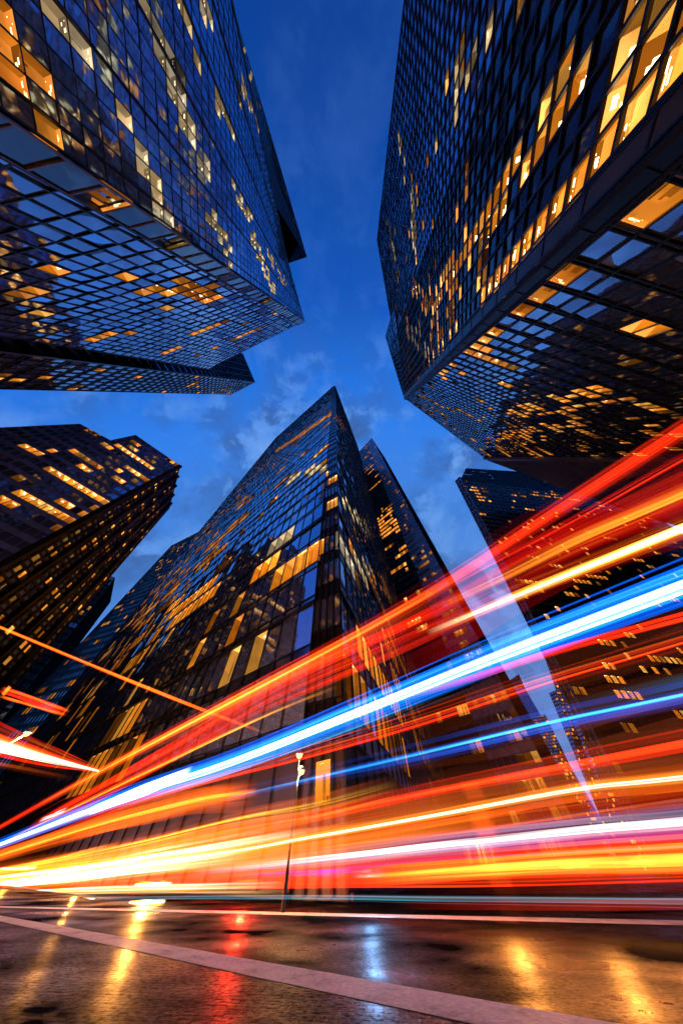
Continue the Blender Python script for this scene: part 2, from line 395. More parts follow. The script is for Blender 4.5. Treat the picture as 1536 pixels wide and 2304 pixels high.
# wedge
Pp = top((690, 578), H*1.0); W_ = CAM+ray(580, 395)*((fB.lerp(fT, .80)-CAM).length/ray(580, 395).length); 
nm = nrm(cT, fT, cB); W_ = onplane((580, 395), fT, nm); Q_ = fT; O_ = onplane((520, 0), fT, nm)
Pp = CAM+(Pp-CAM)*.93; O2 = CAM+(O_-CAM)*.97; W2 = CAM+(W_-CAM)*.985
st = []
O3 = onplane((470, 0), fT, nm); O3 = CAM+(O3-CAM)*.985
facade(root, W2.lerp(Pp, .995), Pp, O2, O3, 1.6, 1.6, 'glass_blue', sfrac=0, barw=.05, bard=.08, prob=.05, run=.6, seed=8, store=st, pal=CREAM, strength=.7, name='wedge_glazing')
put_windows(root, st, 2)
link('wedge_return', [W2, Pp, Q_, W_, O2, fT], [(0, 1, 2, 3), (1, 4, 5)], M['spandrel'], root)

# --- tall slab behind left tower
H = 200
aT, aB = edge((572, 860), (0, 790), H); eT, eB = edge((520, 887), (0, 874), H); gT, gB = edge((545, 797), (0, 640), H)
root = thing('glass_tower', 'slim blue grey tower edge-on below the upper left tower with amber lit windows', 'tower'); st = []
facade(root, aT, eT, eB, aB, 4.2, 2.6, 'glass_mid', sfrac=.25, barw=.10, bard=.2, prob=.16, run=.6, seed=5, store=st, strength=.8)
facade(root, gT, aT, aB, gB, 4.2, 3.0, 'glass_mid', mull='mullion', sfrac=.3, barw=.25, bard=.7, prob=.0, seed=6, store=st)
put_windows(root, st); shell(root, [gT, aT, eT], [gB, aB, eB], (-45, -10, 0))

# --- mid left office block
H = 110
cT, cB = edge((404, 1047), (0, 1270), H); lT, lB = edge((305, 979), (0, 1045), H); rT, rB = edge((380, 1142), (0, 1580), H)
root = thing('office_block', 'dark office block on the left with bright amber window strips and a stepped roof', 'office block'); st = []
facade(root, lT, cT, cB, lB, 3.9, 2.1, 'glass_blue', mull='mullion_lt', spand='panel_grey', sfrac=.38, barw=.07, bard=.14, prob=.24, run=.6, seed=11, store=st, strength=1.5,
       lit=[((165, 1085), (245, 1137), 7, 1, 1.5), ((125, 1055), (175, 1088), 6, .9, 1.3), ((255, 1000), (330, 1050), 5, .8, 1.2), ((45, 1115), (155, 1185), 8, 1, 1.4), ((60, 1000), (90, 1022), 7, 1, 1.2), ((300, 1030), (345, 1062), 5, .8, 1.1)])
n_ = nrm(lT, cT, cB)
lbT = onplane((245, 990), lT, n_); l2T = onplane((180, 954), lT, n_); 
lbT = onplane((245, 990.5), lT, n_); ax_ = (lB-lT); lbT = lT+ax_*((lbT-lT).dot(ax_)/ax_.dot(ax_))
l2B = lB+(lB-cB).normalized()*((l2T-lT).length)
fr = V((lbT.x-lT.x, lbT.y-lT.y, 0)).length
facade(root, l2T, lbT, lB, l2B, 3.9, 2.1, 'glass_blue', mull='mullion_lt', spand='panel_grey', sfrac=.38, barw=.07, bard=.14, prob=.15, run=.6, seed=12, store=st, strength=1.1, lit=[((60, 1000), (90, 1022), 7, 1, 1.2), ((60, 1115), (155, 1185), 8, 1, 1.4)])
facade(root, cT, rT, rB, cB, 3.9, 2.4, 'glass_mid', spand='panel_grey', sfrac=.40, barw=.28, bard=.4, prob=.42, run=.45, seed=13, store=st, strength=1.4, heavy_u=3)
put_windows(root, st); shell(root, [lT, cT, rT], [lB, cB, rB], (-30, 20, 0)); shell(root, [l2T, lbT], [l2B, lB], (-30, 20, 0))
# --- dark block beyond
H = 90
a = edge((235, 1292), (0, 1450), H*1.35); c_ = edge((259, 1300), (0, 1625), H*1.35)
root = thing('office_block', 'unlit dark block showing its flat top behind the left office block', 'office block'); st = []
facade(root, a[0], c_[0], c_[1], a[1], 4, 2.6, 'glass_dark', sfrac=.3, prob=.03, seed=14, store=st, strength=.5)
put_windows(root, st); shell(root, [a[0], c_[0]], [a[1], c_[1]], (-20, 30, 0))

# --- centre tower
H = 360
lT, lB = edge((620, 985), (150, 1560), H); kT, kB = edge((750, 868), (684, 1640), H); mT, mB = edge((754, 868), (772, 1640), H); rT, rB = edge((805, 1005), (1010, 1790), H)
root = thing('glass_skyscraper', 'tall pointed glass skyscraper in the centre with a black recessed corner and amber floors', 'skyscraper'); st = []
facade(root, lT, kT, kB, lB, 4.1, 1.9, 'glass_blue', spand='spandrel_blue', sfrac=.18, barw=.04, bard=.08, prob=.16, run=.72, seed=21, podium=1, store=st, strength=.75, heavy_v=3, slant=.010, depth=3,
       lit=[((572, 1302), (712, 1235), 13, 1, 1.5), ((385, 1385), (485, 1318), 15, .95, 1.3), ((600, 1235), (680, 1195), 6, .7, .8, CREAM), ((620, 1015), (746, 930), 2.5, 1, 1.3), ((650, 1080), (735, 1045), 5, .7, .8, CREAM),
            ((490, 1410), (540, 1370), 22, .4, .5), ((440, 1500), (455, 1480), 14, .8, 1.1), ((505, 1535), (520, 1505), 12, 1, 1.1), ((260, 1640), (290, 1610), 14, .8, 1.2), ((200, 1560), (330, 1440), 40, .12, .8), ((300, 1400), (480, 1200), 40, .22, .8), ((150, 1700), (420, 1300), 60, .16, .8), ((450, 1500), (560, 1450), 50, .15, .8)],
       dark=[((690, 1300), (600, 1700), 45)])
facade(root, mT, rT, rB, mB, 4.1, 1.9, 'glass_blue', spand='panel_blue', sfrac=.30, barw=.045, bard=.10, prob=.14, run=.7, seed=22, podium=1, store=st, strength=.8, heavy_v=3, slant=.010, depth=3,
       lit=[((768, 1240), (835, 1300), 12, .9, .9, CREAM), ((775, 1440), (960, 1640), 14, .9, .9), ((860, 1440), (985, 1580), 14, .8, .9), ((770, 1120), (830, 1200), 6, .8, .9, CREAM), ((840, 1290), (930, 1400), 10, .7, .9),
            ((935, 1640), (990, 1780), 14, .7, .7), ((755, 935), (775, 965), 4, 1, 1.0), ((830, 1600), (870, 1700), 14, .6, .8)])
# recessed black corner
inn = ((kB+mB)/2).normalized(); inn.z = 0; inn = inn.normalized()
def rec(p, k): return p+inn*k
st2 = []
facade(root, rec(kT, .4), mT, mB, rec(kB, .1), 4.1, .7, 'glass_dark', sfrac=.35, barw=.05, bard=.1, prob=.06, run=.7, seed=23, podium=1, store=st, strength=.7,
       lit=[((705, 1255), (765, 1240), 14, 1, 1.3), ((735, 1140), (755, 1140), 10, 1, 1.2), ((735, 1075), (755, 1075), 8, .8, 1)])
put_windows(root, st); shell(root, [lT, kT, mT, rT], [lB, kB, mB, rB], (10, 60, 0))
nR = nrm(kT, mT, mB); nR = nR if nR.dot(CAM-mB) > 0 else -nR
q_ = [onplane(p, mB+nR*.05, nR) for p in ((708, 1812), (741, 1805), (743, 1708), (711, 1716))]
vs, fs, cs = [], [], []; room_mesh(q_, nR, AMBER, 1.5, .12, .3, vs, fs, cs); o = link('lobby_window', vs, fs, M['room'], root, cs); o['label'] = 'tall glowing amber lobby window'


# --- twin behind centre
H = 450
lT, lB = edge((807, 1017), (985, 1850), H); cT, cB = edge((826, 997), (1110, 1740), H); rT, rB = edge((836, 985), (1182, 1640), H)
root = thing('glass_skyscraper', 'slim skyscraper behind the centre one with amber floors on its dark left face', 'skyscraper'); st = []
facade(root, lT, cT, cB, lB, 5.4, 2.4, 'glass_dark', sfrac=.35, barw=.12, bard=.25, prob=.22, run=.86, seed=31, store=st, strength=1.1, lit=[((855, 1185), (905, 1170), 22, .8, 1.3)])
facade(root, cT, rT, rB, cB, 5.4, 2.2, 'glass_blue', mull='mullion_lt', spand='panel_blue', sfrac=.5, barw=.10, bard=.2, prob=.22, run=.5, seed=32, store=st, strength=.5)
put_windows(root, st); shell(root, [lT, cT, rT], [lB, cB, rB], (30, 40, 0))

# --- dark tower left of centre (its shoulder shows past the centre tower)
H = 150
lT, lB = edge((386, 1228), (0, 1645), H); rT, rB = edge((520, 1160), (200, 1760), H)
root = thing('office_tower', 'dark tower with scattered amber windows whose shoulder shows left of the centre skyscraper', 'tower'); st = []
facade(root, lT, rT, rB, lB, 4, 2.4, 'glass_dark', spand='spandrel_br', sfrac=.35, barw=.15, bard=.3, prob=.24, run=.5, seed=41, store=st, strength=1.0)
put_windows(root, st); shell(root, [lT, rT], [lB, rB], (10, 50, 0))
for k, (p0, q0_, p1, q1_, HH, lab) in enumerate([
        ((218, 1418), (0, 1665), (300, 1370), (150, 1650), 170, 'low dark building with a notched roof against the blue gap at left'),
        ((152, 1460), (0, 1640), (230, 1425), (90, 1700), 190, 'farther stepped dark building in the blue gap above the left street lamp')]):
    a = edge(p0, q0_, HH); c_ = edge(p1, q1_, HH)
    root = thing('office_block', lab, 'office block'); st = []
    facade(root, a[0], c_[0], c_[1], a[1], 4, 3.0, 'glass_dark', spand='spandrel_br', sfrac=.4, barw=.15, bard=.3, prob=.10, run=.5, seed=50+k, store=st, strength=.8)
    put_windows(root, st); shell(root, [a[0], c_[0]], [a[1], c_[1]], (-10, 50, 0))

# --- right tower
H = 120
cT, cB = edge((910, 895), (1536, 270), H); fT, fB = edge((848, 540), (910, 0), H); bT, bB = edge((1090, 1030), (1536, 1030), H)
root = thing('glass_tower', 'dark glass tower at upper right with big glowing amber offices beside its black corner', 'tower'); st = []
gT_, gB_ = fT.lerp(cT, .56), fB.lerp(cB, .60)  # face split: darker glass by the corner paints in reflected dark buildings
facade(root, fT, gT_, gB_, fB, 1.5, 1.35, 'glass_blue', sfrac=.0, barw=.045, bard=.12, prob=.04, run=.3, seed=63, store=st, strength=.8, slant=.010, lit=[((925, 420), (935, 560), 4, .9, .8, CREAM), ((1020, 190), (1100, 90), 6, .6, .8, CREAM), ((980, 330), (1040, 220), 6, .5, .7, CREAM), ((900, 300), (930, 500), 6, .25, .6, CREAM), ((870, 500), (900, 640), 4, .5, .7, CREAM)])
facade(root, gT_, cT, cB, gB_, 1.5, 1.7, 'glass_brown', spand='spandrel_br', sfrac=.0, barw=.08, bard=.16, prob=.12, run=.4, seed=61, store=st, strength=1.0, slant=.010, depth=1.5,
       lit=[((1150, 420), (1250, 250), 8, .6, 1.6), ((1350, 250), (1480, 80), 9, .5, 1.5), ((1100, 650), (1536, 165), 20, .95, 2.03), ((960, 690), (1120, 470), 14, .8, 1.89), ((1060, 540), (1300, 200), 14, .9, 1.96), ((1230, 240), (1330, 60), 14, .7, 1.76), ((1440, 80), (1500, 10), 16, .9, 1.89),
            ((960, 570), (1040, 700), 8, .0), ((925, 420), (935, 560), 6, .9, .8, CREAM), ((1020, 190), (1100, 90), 10, .5, .8, CREAM), ((980, 330), (1040, 220), 9, .4, .7, CREAM), ((920, 740), (960, 800), 10, .5, .7, CREAM), ((900, 300), (930, 500), 10, .25, .6, CREAM), ((930, 640), (1000, 760), 9, .5, .9)])
facade(root, cT, bT, bB, cB, 2.7, 1.45, 'glass_blue', spand='panel_blue', sfrac=.14, barw=.055, bard=.15, prob=.12, run=.6, seed=62, store=st, strength=.85, slant=.012,
       lit=[((1000, 850), (1536, 380), 16, .35, .7), ((1060, 790), (1536, 390), 12, .3, .7), ((1150, 930), (1420, 900), 8, .6, .8), ((1100, 985), (1300, 950), 7, .6, .8), ((1410, 750), (1460, 740), 12, 1, 1.4), ((1470, 660), (1536, 655), 14, .8, 1.2), ((1290, 890), (1350, 870), 12, .8, 1.1)])
put_windows(root, st); shell(root, [fT, cT, bT], [fB, cB, bB], (60, -30, 0))
nB = nrm(cT, bT, cB); nB = nB if nB.dot(CAM-cT) > 0 else -nB
dB0 = (bT-cT).normalized(); dB1 = (bB-cB).normalized(); dA0 = (fT-cT).normalized(); dA1 = (fB-cB).normalized()
nAA = nrm(fT, cT, cB); nAA = nAA if nAA.dot(CAM-cT) > 0 else -nAA
facade(root, cT+nB*.5, cT+dB0*1.1+nB*.5, cB+dB1*1.1+nB*.5, cB+nB*.5, 3.2, 1.1, 'mullion', mull='mullion', sfrac=0, barw=.05, bard=.05, prob=0, seed=65, slant=0, name='corner_band')
facade(root, cT+dA0*1.0+nAA*.3, cT+nAA*.3, cB+nAA*.3, cB+dA1*1.0+nAA*.3, 3.2, 1.0, 'spandrel_br', mull='mullion', sfrac=0, barw=.05, bard=.05, prob=0, seed=66, slant=0, name='corner_cladding')
cv, cf_ = [], []
boxbar(cv, cf_, cT+dB0*1.1+nB*.1, cB+dB1*1.1+nB*.1, dB0*.1, nB*.5); boxbar(cv, cf_, cT, cB, dB0*.15, nB*.62); link('corner_trim', cv, cf_, M['mullion'], root)
cv, cf_ = [], []
boxbar(cv, cf_, bT, bB, (bT-cT).normalized()*.7, nB*.9); link('edge_trim', cv, cf_, M['mullion_lt'], root)
nA_ = nrm(fT, cT, cB); P4 = [onplane(p, cT, nA_) for p in ((867, 757), (908, 892), (912, 898), (887, 690))]
facade(root, *P4, 2.4, 2.4, 'glass_blue', sfrac=0, barw=.08, prob=0, seed=64)
# --- finned block under the right tower
H = 150
a = edge((1098, 1034), (1536, 1034), H); c_ = edge((1300, 1108), (1600, 1190), H)
root = thing('office_block', 'dark block with closely set metal fins under the edge of the right tower', 'office block'); st = []
facade(root, a[0], c_[0], c_[1], a[1], 6, 2.0, 'glass_dark', mull='mullion_lt', spand='spandrel', sfrac=.2, barw=.2, bard=.9, prob=.0, seed=71, store=st)
shell(root, [a[0], c_[0]], [a[1], c_[1]], (60, 20, 0))
# --- brown tower at right
H = 170
lT, lB = edge((1025, 1083), (1215, 1455), H); cT, cB = edge((1034, 1074), (1290, 1560), H); rT, rB = edge((1420, 1120), (1800, 1400), H)
m1T, m1B = edge((1092, 1044), (1470, 1700), H*1.03)
root = thing('office_tower', 'brown grey tower at lower right with vertical piers along its left edge', 'tower'); st = []
facade(root, lT, cT, cB, lB, 5, 1.5, 'glass_dark', mull='mullion_lt', spand='spandrel_br', sfrac=.2, barw=.25, bard=.8, prob=.0, seed=72, store=st)
facade(root, cT, rT, rB, cB, 4.2, 2.6, 'glass_brown', mull='mullion', spand='panel_bronze', sfrac=.42, barw=.16, bard=.3, prob=.13, run=.4, seed=73, store=st, strength=1.1,
       lit=[((1060, 1095), (1085, 1125), 6, .9, 1.1), ((1365, 1500), (1420, 1570), 13, .9, 1.2), ((1430, 1500), (1536, 1480), 14, .5, 1.3), ((1270, 1320), (1360, 1295), 7, .7, 1.0), ((1180, 1190), (1210, 1165), 5, .7, 1)])
nC_ = nrm(cT, rT, cB); P4 = [onplane(p, cT, nC_) for p in ((1048, 1054), (1240, 1066), (1420, 1125), (1036, 1079))]
facade(root, *P4, 4.2, 2.6, 'glass_brown', spand='panel_bronze', sfrac=.42, barw=.16, bard=.3, prob=.03, seed=74)
put_windows(root, st); shell(root, [lT, cT, rT], [lB, cB, rB], (60, 60, 0))
# --- distant buildings in the gap on the right
def far_block(name, label, p0, q0_, p1, q1_, HH, fh, mw, glass, prob, seed, **kw):
    a = edge(p0, q0_, HH); c_ = edge(p1, q1_, HH)
    root = thing(name, label, kw.pop('cat', 'tower')); st = []
    facade(root, a[0], c_[0], c_[1], a[1], fh, mw, glass, prob=prob, seed=seed, store=st, **kw)
    bk_ = V((a[1].x, a[1].y, 0)).normalized()*70
    put_windows(root, st); shell(root, [a[0], c_[0]], [a[1], c_[1]], bk_); return root
far_block('office_tower', 'stepped dark tower with a column of amber windows right of the gap', (1226, 1482), (1322, 1760), (1290, 1478), (1420, 1790), 190, 4.2, 2.6, 'glass_dark', .30, 81, sfrac=.35, run=.4, barw=.15, bard=.3, strength=1.0)
far_block('office_tower', 'lower dark block standing just in front of the stepped one by the gap', (1235, 1560), (1318, 1760), (1270, 1545), (1360, 1790), 150, 4.2, 2.6, 'glass_dark', .12, 82, sfrac=.35, run=.4, barw=.15, bard=.3, strength=.8)
far_block('office_tower', 'small distant tower with lit dots low in the gap', (1165, 1618), (1255, 1780), (1226, 1608), (1296, 1752), 200, 5, 3.4, 'glass_dark', .22, 83, sfrac=.3, run=.3, barw=.15, bard=.3, strength=.8)
# pointed far tower
H = 330
a = edge((1130, 1542), (1190, 1680), H); c_ = edge((1181, 1550), (1303, 1760), H)
root = thing('office_tower', 'pale blue far tower with a pointed top in the gap', 'tower')
facade(root, a[0], c_[0], c_[1], a[1], 6, 5, 'glass_blue', spand='panel_grey', sfrac=.6, prob=0, seed=84, store=[])  # pale panels: distance haze put into the tower's colour
r_ = ray(1167, 1517); ap = CAM+r_*(((a[0]+c_[0])/2-CAM).length/r_.length); bk = V((a[1].x, a[1].y, 0)).normalized()*25
link('roof', [a[0], c_[0], c_[0]+bk, a[0]+bk, ap], [(0, 1, 4), (1, 2, 4), (2, 3, 4), (3, 0, 4)], M['glass_blue'], root)

# ------------------------------------------------------------------ light streaks along the streets
def streak_dir(vpx): r = ray(vpx, 1965); return V((r.x, r.y, 0)).normalized()
D1 = streak_dir(-320); N1 = V((-D1.y, D1.x, 0)); N1 = N1 if N1.y > 0 else -N1
D2 = streak_dir(1600); N2 = V((-D2.y, D2.x, 0)); N2 = N2 if N2.y > 0 else -N2
RED = (1.0, .022, .003); DRED = (.75, .006, .004); ORG = (1.0, .13, .008); YEL = (1.0, .42, .03); WHT = (1.0, .86, .66); CW = (.80, .93, 1.0); BLU = (.004, .13, 1.0); CYN = (.03, .45, 1.0); PUR = (.5, .03, .8); TEAL = (.03, .35, .5); GRY = (.35, .35, .4)
GS = .38
def smooth(pts, k=14):
    out = []
    P = [pts[0]*2-pts[1]]+pts+[pts[-1]*2-pts[-2]]
    for i in range(1, len(P)-2):
        for j in range(k):
            t_ = j/k; a, b, c, d = P[i-1], P[i], P[i+1], P[i+2]
            out.append(.5*((2*b)+(c-a)*t_+(2*a-5*b+4*c-d)*t_*t_+(3*b-a-3*c+d)*t_**3))
    out.append(P[-2]); return out
def streak(label, pts, a, layers, n=None, fade=(.0, .0), seed=0, taper=None, ext=(0, 0), name='light_streak', group='long light streaks along the street'):
    n = n or N1
    rnd = random.Random(seed+17)
    W = [onplane(p, CAM+n*a, n) for p in pts]
    if ext[0]: W = [W[0]+(W[0]-W[1]).normalized()*ext[0]]+W
    if ext[1]: W = W+[W[-1]+(W[-1]-W[-2]).normalized()*ext[1]]
    path = smooth(W); m_ = len(path)
    cum = [0]
    for i in range(1, m_):  # picture-length parameter so that fades sit where the photograph has them
        cum.append(cum[-1]+(path[i]-path[i-1]).length/max(1.0, (path[i]-CAM).length))
    tt = [x/cum[-1] for x in cum]
    vs, fs, cs = [], [], []
    for (cnt, spread, rad, col, stg, part) in layers:
        for k in range(cnt):
            oz = rnd.gauss(0, spread); on_ = rnd.gauss(0, spread*.6)
            s = GS*1.35*stg*(.12+2.0*rnd.random()**2.2); r = rad*.72*rnd.uniform(.35, 1.6)
            if rnd.random() < part: t0 = rnd.uniform(-.2, .6); t1 = t0+rnd.uniform(.25, .7)
            else: t0, t1 = -1, 2
            ph = rnd.uniform(0, 6.28); wob = spread*.25
            fr = [rnd.uniform(.15, 1.2) for _ in range(9)]
            i0 = len(vs)
            for i in range(m_):
                p = path[i]; t_ = tt[i]
                g = 1.0
                if fade[0]: g *= min(1, max(0, t_/fade[0]))
                if fade[1]: g *= min(1, max(0, (1-t_)/fade[1]))
                g *= min(1, max(0, (t_-t0)/.15))*min(1, max(0, (t1-t_)/.15))
                x = t_*7.99; g *= fr[int(x)]*(1-x % 1)+fr[int(x)+1]*(x % 1)
                kk = 1 if taper is None else taper[0]*(1-t_)+taper[1]*t_
                dz = (oz+wob*math.sin(ph+t_*9))*kk; rr = r*kk
                q = p+V((0, 0, dz))+n*(on_*kk)
                vs += [q+V((0, 0, rr)), q+n*rr, q-V((0, 0, rr)), q-n*rr]
                cc = (col[0]*s*g, col[1]*s*g, col[2]*s*g); cs += [cc]*4
            for i in range(m_-1):
                b0 = i0+4*i
                for e in range(4): fs.append((b0+e, b0+(e+1) % 4, b0+4+(e+1) % 4, b0+4+e))
    o = link(name, vs, fs, M['glow'], None, cs); tag(o, label, 'light streak', group); return o
X = 3.5
# (count, spread, radius, colour, strength, share of broken filaments); lengths in metres at lateral distance a
streak('topmost streak, wide red at the right narrowing to orange at lower left', [(1536, 968), (1230, 1165), (1000, 1315), (770, 1447), (480, 1600), (250, 1722), (30, 1845)], 5,
       [(30, .10, .04, RED, .40, .3), (12, .05, .02, RED, .5, .3)], ext=(8, 10), seed=1)
streak('short yellow hot stretch inside the topmost streak at lower left', [(1050, 1290), (760, 1452), (480, 1600), (250, 1722), (80, 1815)], 5.0, [(20, .05, .025, YEL, .75, .1), (24, .11, .04, ORG, .4, .2)], fade=(.5, .35), seed=2)
streak('dim red streak just under the topmost one at right', [(1536, 1035), (1330, 1150), (1050, 1300), (900, 1380)], 5, [(20, .06, .03, DRED, .25, .4), (6, .02, .015, RED, .5, .1)], ext=(6, 0), fade=(0, .5), seed=3)
streak('broad orange and yellow streak fading over the sky gap', [(1536, 1112), (1300, 1215), (1130, 1300), (980, 1370)], 5, [(22, .13, .05, RED, .4, .3), (26, .08, .035, ORG, .55, .2), (16, .04, .025, YEL, .6, .1)], ext=(6, 0), fade=(0, .7), seed=4)
streak('yellow white streak beneath the broad orange one', [(1536, 1188), (1280, 1292), (1080, 1375), (960, 1425)], 5, [(22, .10, .045, ORG, .5, .2), (20, .05, .03, YEL, .9, .1), (12, .022, .018, WHT, 1.3, .0)], ext=(6, 0), fade=(0, .55), seed=5)
streak('dull red band in front of the centre skyscraper', [(1100, 1330), (860, 1440), (600, 1560), (400, 1680), (200, 1790)], 5.2, [(34, .22, .07, RED, .32, .3), (22, .14, .035, RED, .5, .4)], fade=(.3, .1), ext=(0, 8), seed=6)
streak('orange thread running below the topmost streak at lower left', [(760, 1545), (600, 1610), (330, 1738), (100, 1850)], 5.2, [(14, .05, .02, ORG, .4, .3), (9, .02, .012, YEL, .8, .2)], fade=(.3, .1), ext=(0, 8), seed=7)
streak('brightest streak, white core in a wide electric blue glow', [(1536, 1318), (1100, 1483), (780, 1612), (500, 1722), (250, 1805), (0, 1900)], 5.4,
       [(44, .10, .06, BLU, .65, .3), (24, .08, .03, CYN, .5, .4), (20, .03, .022, CW, 1.5, .1)], ext=(7, 10), seed=8)
streak('blue thread above the brightest streak', [(1536, 1290), (1200, 1415), (1000, 1480)], 5.4, [(10, .03, .015, CYN, .6, .2)], ext=(6, 0), fade=(0, .5), seed=9)
streak('blue thread below the brightest streak', [(1100, 1520), (760, 1655), (500, 1745), (250, 1825)], 5.4, [(14, .045, .015, CYN, .6, .3)], fade=(.3, .2), seed=10)
streak('white hot flare at the lower left end of the brightest streak', [(430, 1735), (290, 1790), (200, 1825)], 5.3, [(24, .06, .035, CW, 4.0, .0), (20, .12, .03, CYN, 1.0, .0)], fade=(.45, .45), seed=11)
streak('small pale dash left of the white hot flare', [(150, 1822), (88, 1848)], 5.3, [(10, .03, .02, CW, 2.0, .0)], fade=(.4, .4), seed=12)
streak('thin red streak below the blue glow at right', [(1536, 1388), (1250, 1465), (1050, 1528), (900, 1572)], 5.6, [(10, .03, .02, RED, .8, .2)], ext=(6, 0), fade=(0, .4), seed=13)
streak('long thin red streak from the right edge down to lower left', [(1536, 1440), (1200, 1540), (950, 1622), (700, 1695), (300, 1808), (0, 1925)], 5.8, [(16, .045, .018, RED, .6, .4), (8, .02, .01, ORG, .6, .5)], ext=(6, 8), seed=14)
streak('thin electric blue streak in front of the lower right towers', [(1536, 1565), (1230, 1628), (950, 1695), (700, 1752), (500, 1800)], 6, [(9, .018, .010, CYN, 1.1, .3), (14, .05, .03, BLU, .3, .2)], ext=(6, 0), fade=(0, .4), seed=15)
streak('teal haze line above the thin blue streak at right', [(1536, 1530), (1400, 1565), (1250, 1600)], 6, [(10, .06, .03, TEAL, .14, .2)], ext=(6, 0), fade=(0, .6), seed=16)
streak('solid red streak above the orange band at right', [(1536, 1668), (1150, 1742), (900, 1792), (650, 1850), (300, 1925), (0, 1975)], 6.4, [(20, .045, .025, RED, .8, .3)], ext=(6, 8), seed=17)
streak('bright orange white streak along the top of the orange band', [(1536, 1752), (1300, 1778), (1000, 1832), (700, 1885), (400, 1935), (0, 1985)], 7, [(16, .06, .03, ORG, .4, .2), (10, .03, .018, YEL, .55, .1), (7, .010, .010, WHT, 1.4, .1)], ext=(5, 8), seed=18)
streak('wide orange band sweeping to the lower left corner', [(1200, 1820), (950, 1860), (700, 1900), (350, 1950), (0, 1988)], 7.4, [(40, .20, .08, ORG, .20, .3), (24, .12, .06, YEL, .2, .4)], ext=(0, 8), fade=(.4, 0), seed=19)
streak('yellow streak above the wide orange band at left', [(900, 1772), (700, 1822), (500, 1858), (250, 1915), (0, 1962)], 7, [(20, .05, .02, YEL, .55, .3), (20, .12, .05, ORG, .2, .3)], fade=(.3, 0), ext=(0, 8), seed=20)
streak('short orange dash ending below the lamp post', [(580, 1780), (400, 1810), (180, 1868), (0, 1925)], 6.6, [(24, .08, .04, ORG, .6, .2), (12, .04, .025, YEL, .8, .2), (30, .22, .09, ORG, .3, .2)], fade=(.12, 0), ext=(0, 8), seed=21)
streak('second orange dash over the left of the band', [(270, 1900), (120, 1935), (0, 1958)], 6.6, [(12, .04, .025, YEL, .9, .1)], fade=(.3, 0), ext=(0, 8), seed=22)
streak('orange thread under the bright orange white streak at right', [(1500, 1815), (1100, 1868), (768, 1905), (400, 1950)], 8, [(14, .07, .02, ORG, .45, .4)], ext=(5, 0), fade=(0, .3), seed=23)
streak('faint teal thread at the right edge above the white streak', [(1536, 1818), (1300, 1840), (1000, 1890)], 8, [(8, .04, .015, TEAL, .5, .3)], ext=(5, 0), fade=(0, .5), seed=24)
streak('cool white streak low at right above the red glow', [(1536, 1853), (1300, 1872), (1000, 1903), (768, 1930), (430, 1966)], 8, [(14, .018, .014, CW, 1.0, .3), (16, .08, .04, BLU, .10, .3), (12, .05, .03, GRY, .5, .3)], ext=(5, 0), fade=(0, .4), seed=25)
streak('broad white hot streak at lower left just above the road', [(560, 1925), (300, 1958), (100, 1982), (0, 1993)], 7.8, [(34, .08, .04, WHT, .9, .1), (20, .18, .06, YEL, .25, .1)], fade=(.5, 0), ext=(0, 8), seed=26)
streak('wide saturated red band low above the road', [(1536, 1925), (1100, 1955), (768, 1975), (350, 1990), (0, 2003)], 9, [(40, .13, .09, RED, .24, .3)], ext=(5, 8), seed=27)
streak('yellow streak inside the low red band at right', [(1536, 1930), (1250, 1942), (1000, 1958), (800, 1974)], 8.8, [(20, .045, .03, YEL, .7, .1), (12, .08, .04, ORG, .4, .1)], ext=(5, 0), fade=(0, .3), seed=28)
streak('purple streak between the white streak and the red band', [(900, 1955), (700, 1968), (520, 1976)], 8.4, [(10, .03, .012, PUR, .5, .3)], fade=(.4, .4), seed=29)
streak('thin red line lowest above the dark road', [(1536, 1976), (1100, 1988), (768, 1992), (300, 2000)], 8.6, [(8, .012, .008, RED, 1.0, .1)], ext=(5, 0), fade=(0, .3), seed=30)
streak('pale yellow streak lowest at left near the road', [(640, 1996), (350, 2000), (100, 2008), (0, 2012)], 7.0, [(16, .05, .03, YEL, .45, .1), (10, .03, .015, WHT, .7, .1)], fade=(.3, 0), ext=(0, 5), seed=31)
streak('greyish teal line just above the painted edge line', [(1536, 2030), (1000, 2024), (500, 2020), (0, 2024)], 6.5, [(10, .02, .01, GRY, .35, .3), (5, .01, .008, TEAL, .4, .3)], ext=(3, 0), seed=32)
def spot(o, px, py, a, col, energy, r=.05):
    ld = bpy.data.lights.new('flare_light', 'POINT'); ld.energy = energy; ld.color = col; ld.shadow_soft_size = r
    lo = bpy.data.objects.new('flare_light', ld); C.objects.link(lo); lo.parent = o; lo.location = onplane((px, py), CAM+N1*a, N1)
for px_, py_, e_, lab_ in ((345, 1990, 22, 'hot yellow headlight flare low on the road left of the lamp post'), (172, 2026, 26, 'headlight flare touching the road near the left corner'), (330, 2032, 18, 'small flare on the road beneath the hot headlight flare'), (40, 1955, 14, 'yellow flare at the left edge in the white hot streak')):
    o = streak(lab_, [(px_+42, py_-2), (px_, py_), (px_-42, py_+1)], 6.2, [(12, .022, .02, YEL, 5.0, .0), (8, .01, .014, WHT, 7.0, .0)], fade=(.45, .45), seed=px_)
    spot(o, px_, min(py_, 2010), 6.2, (1, .36, .05), e_*16, .07)
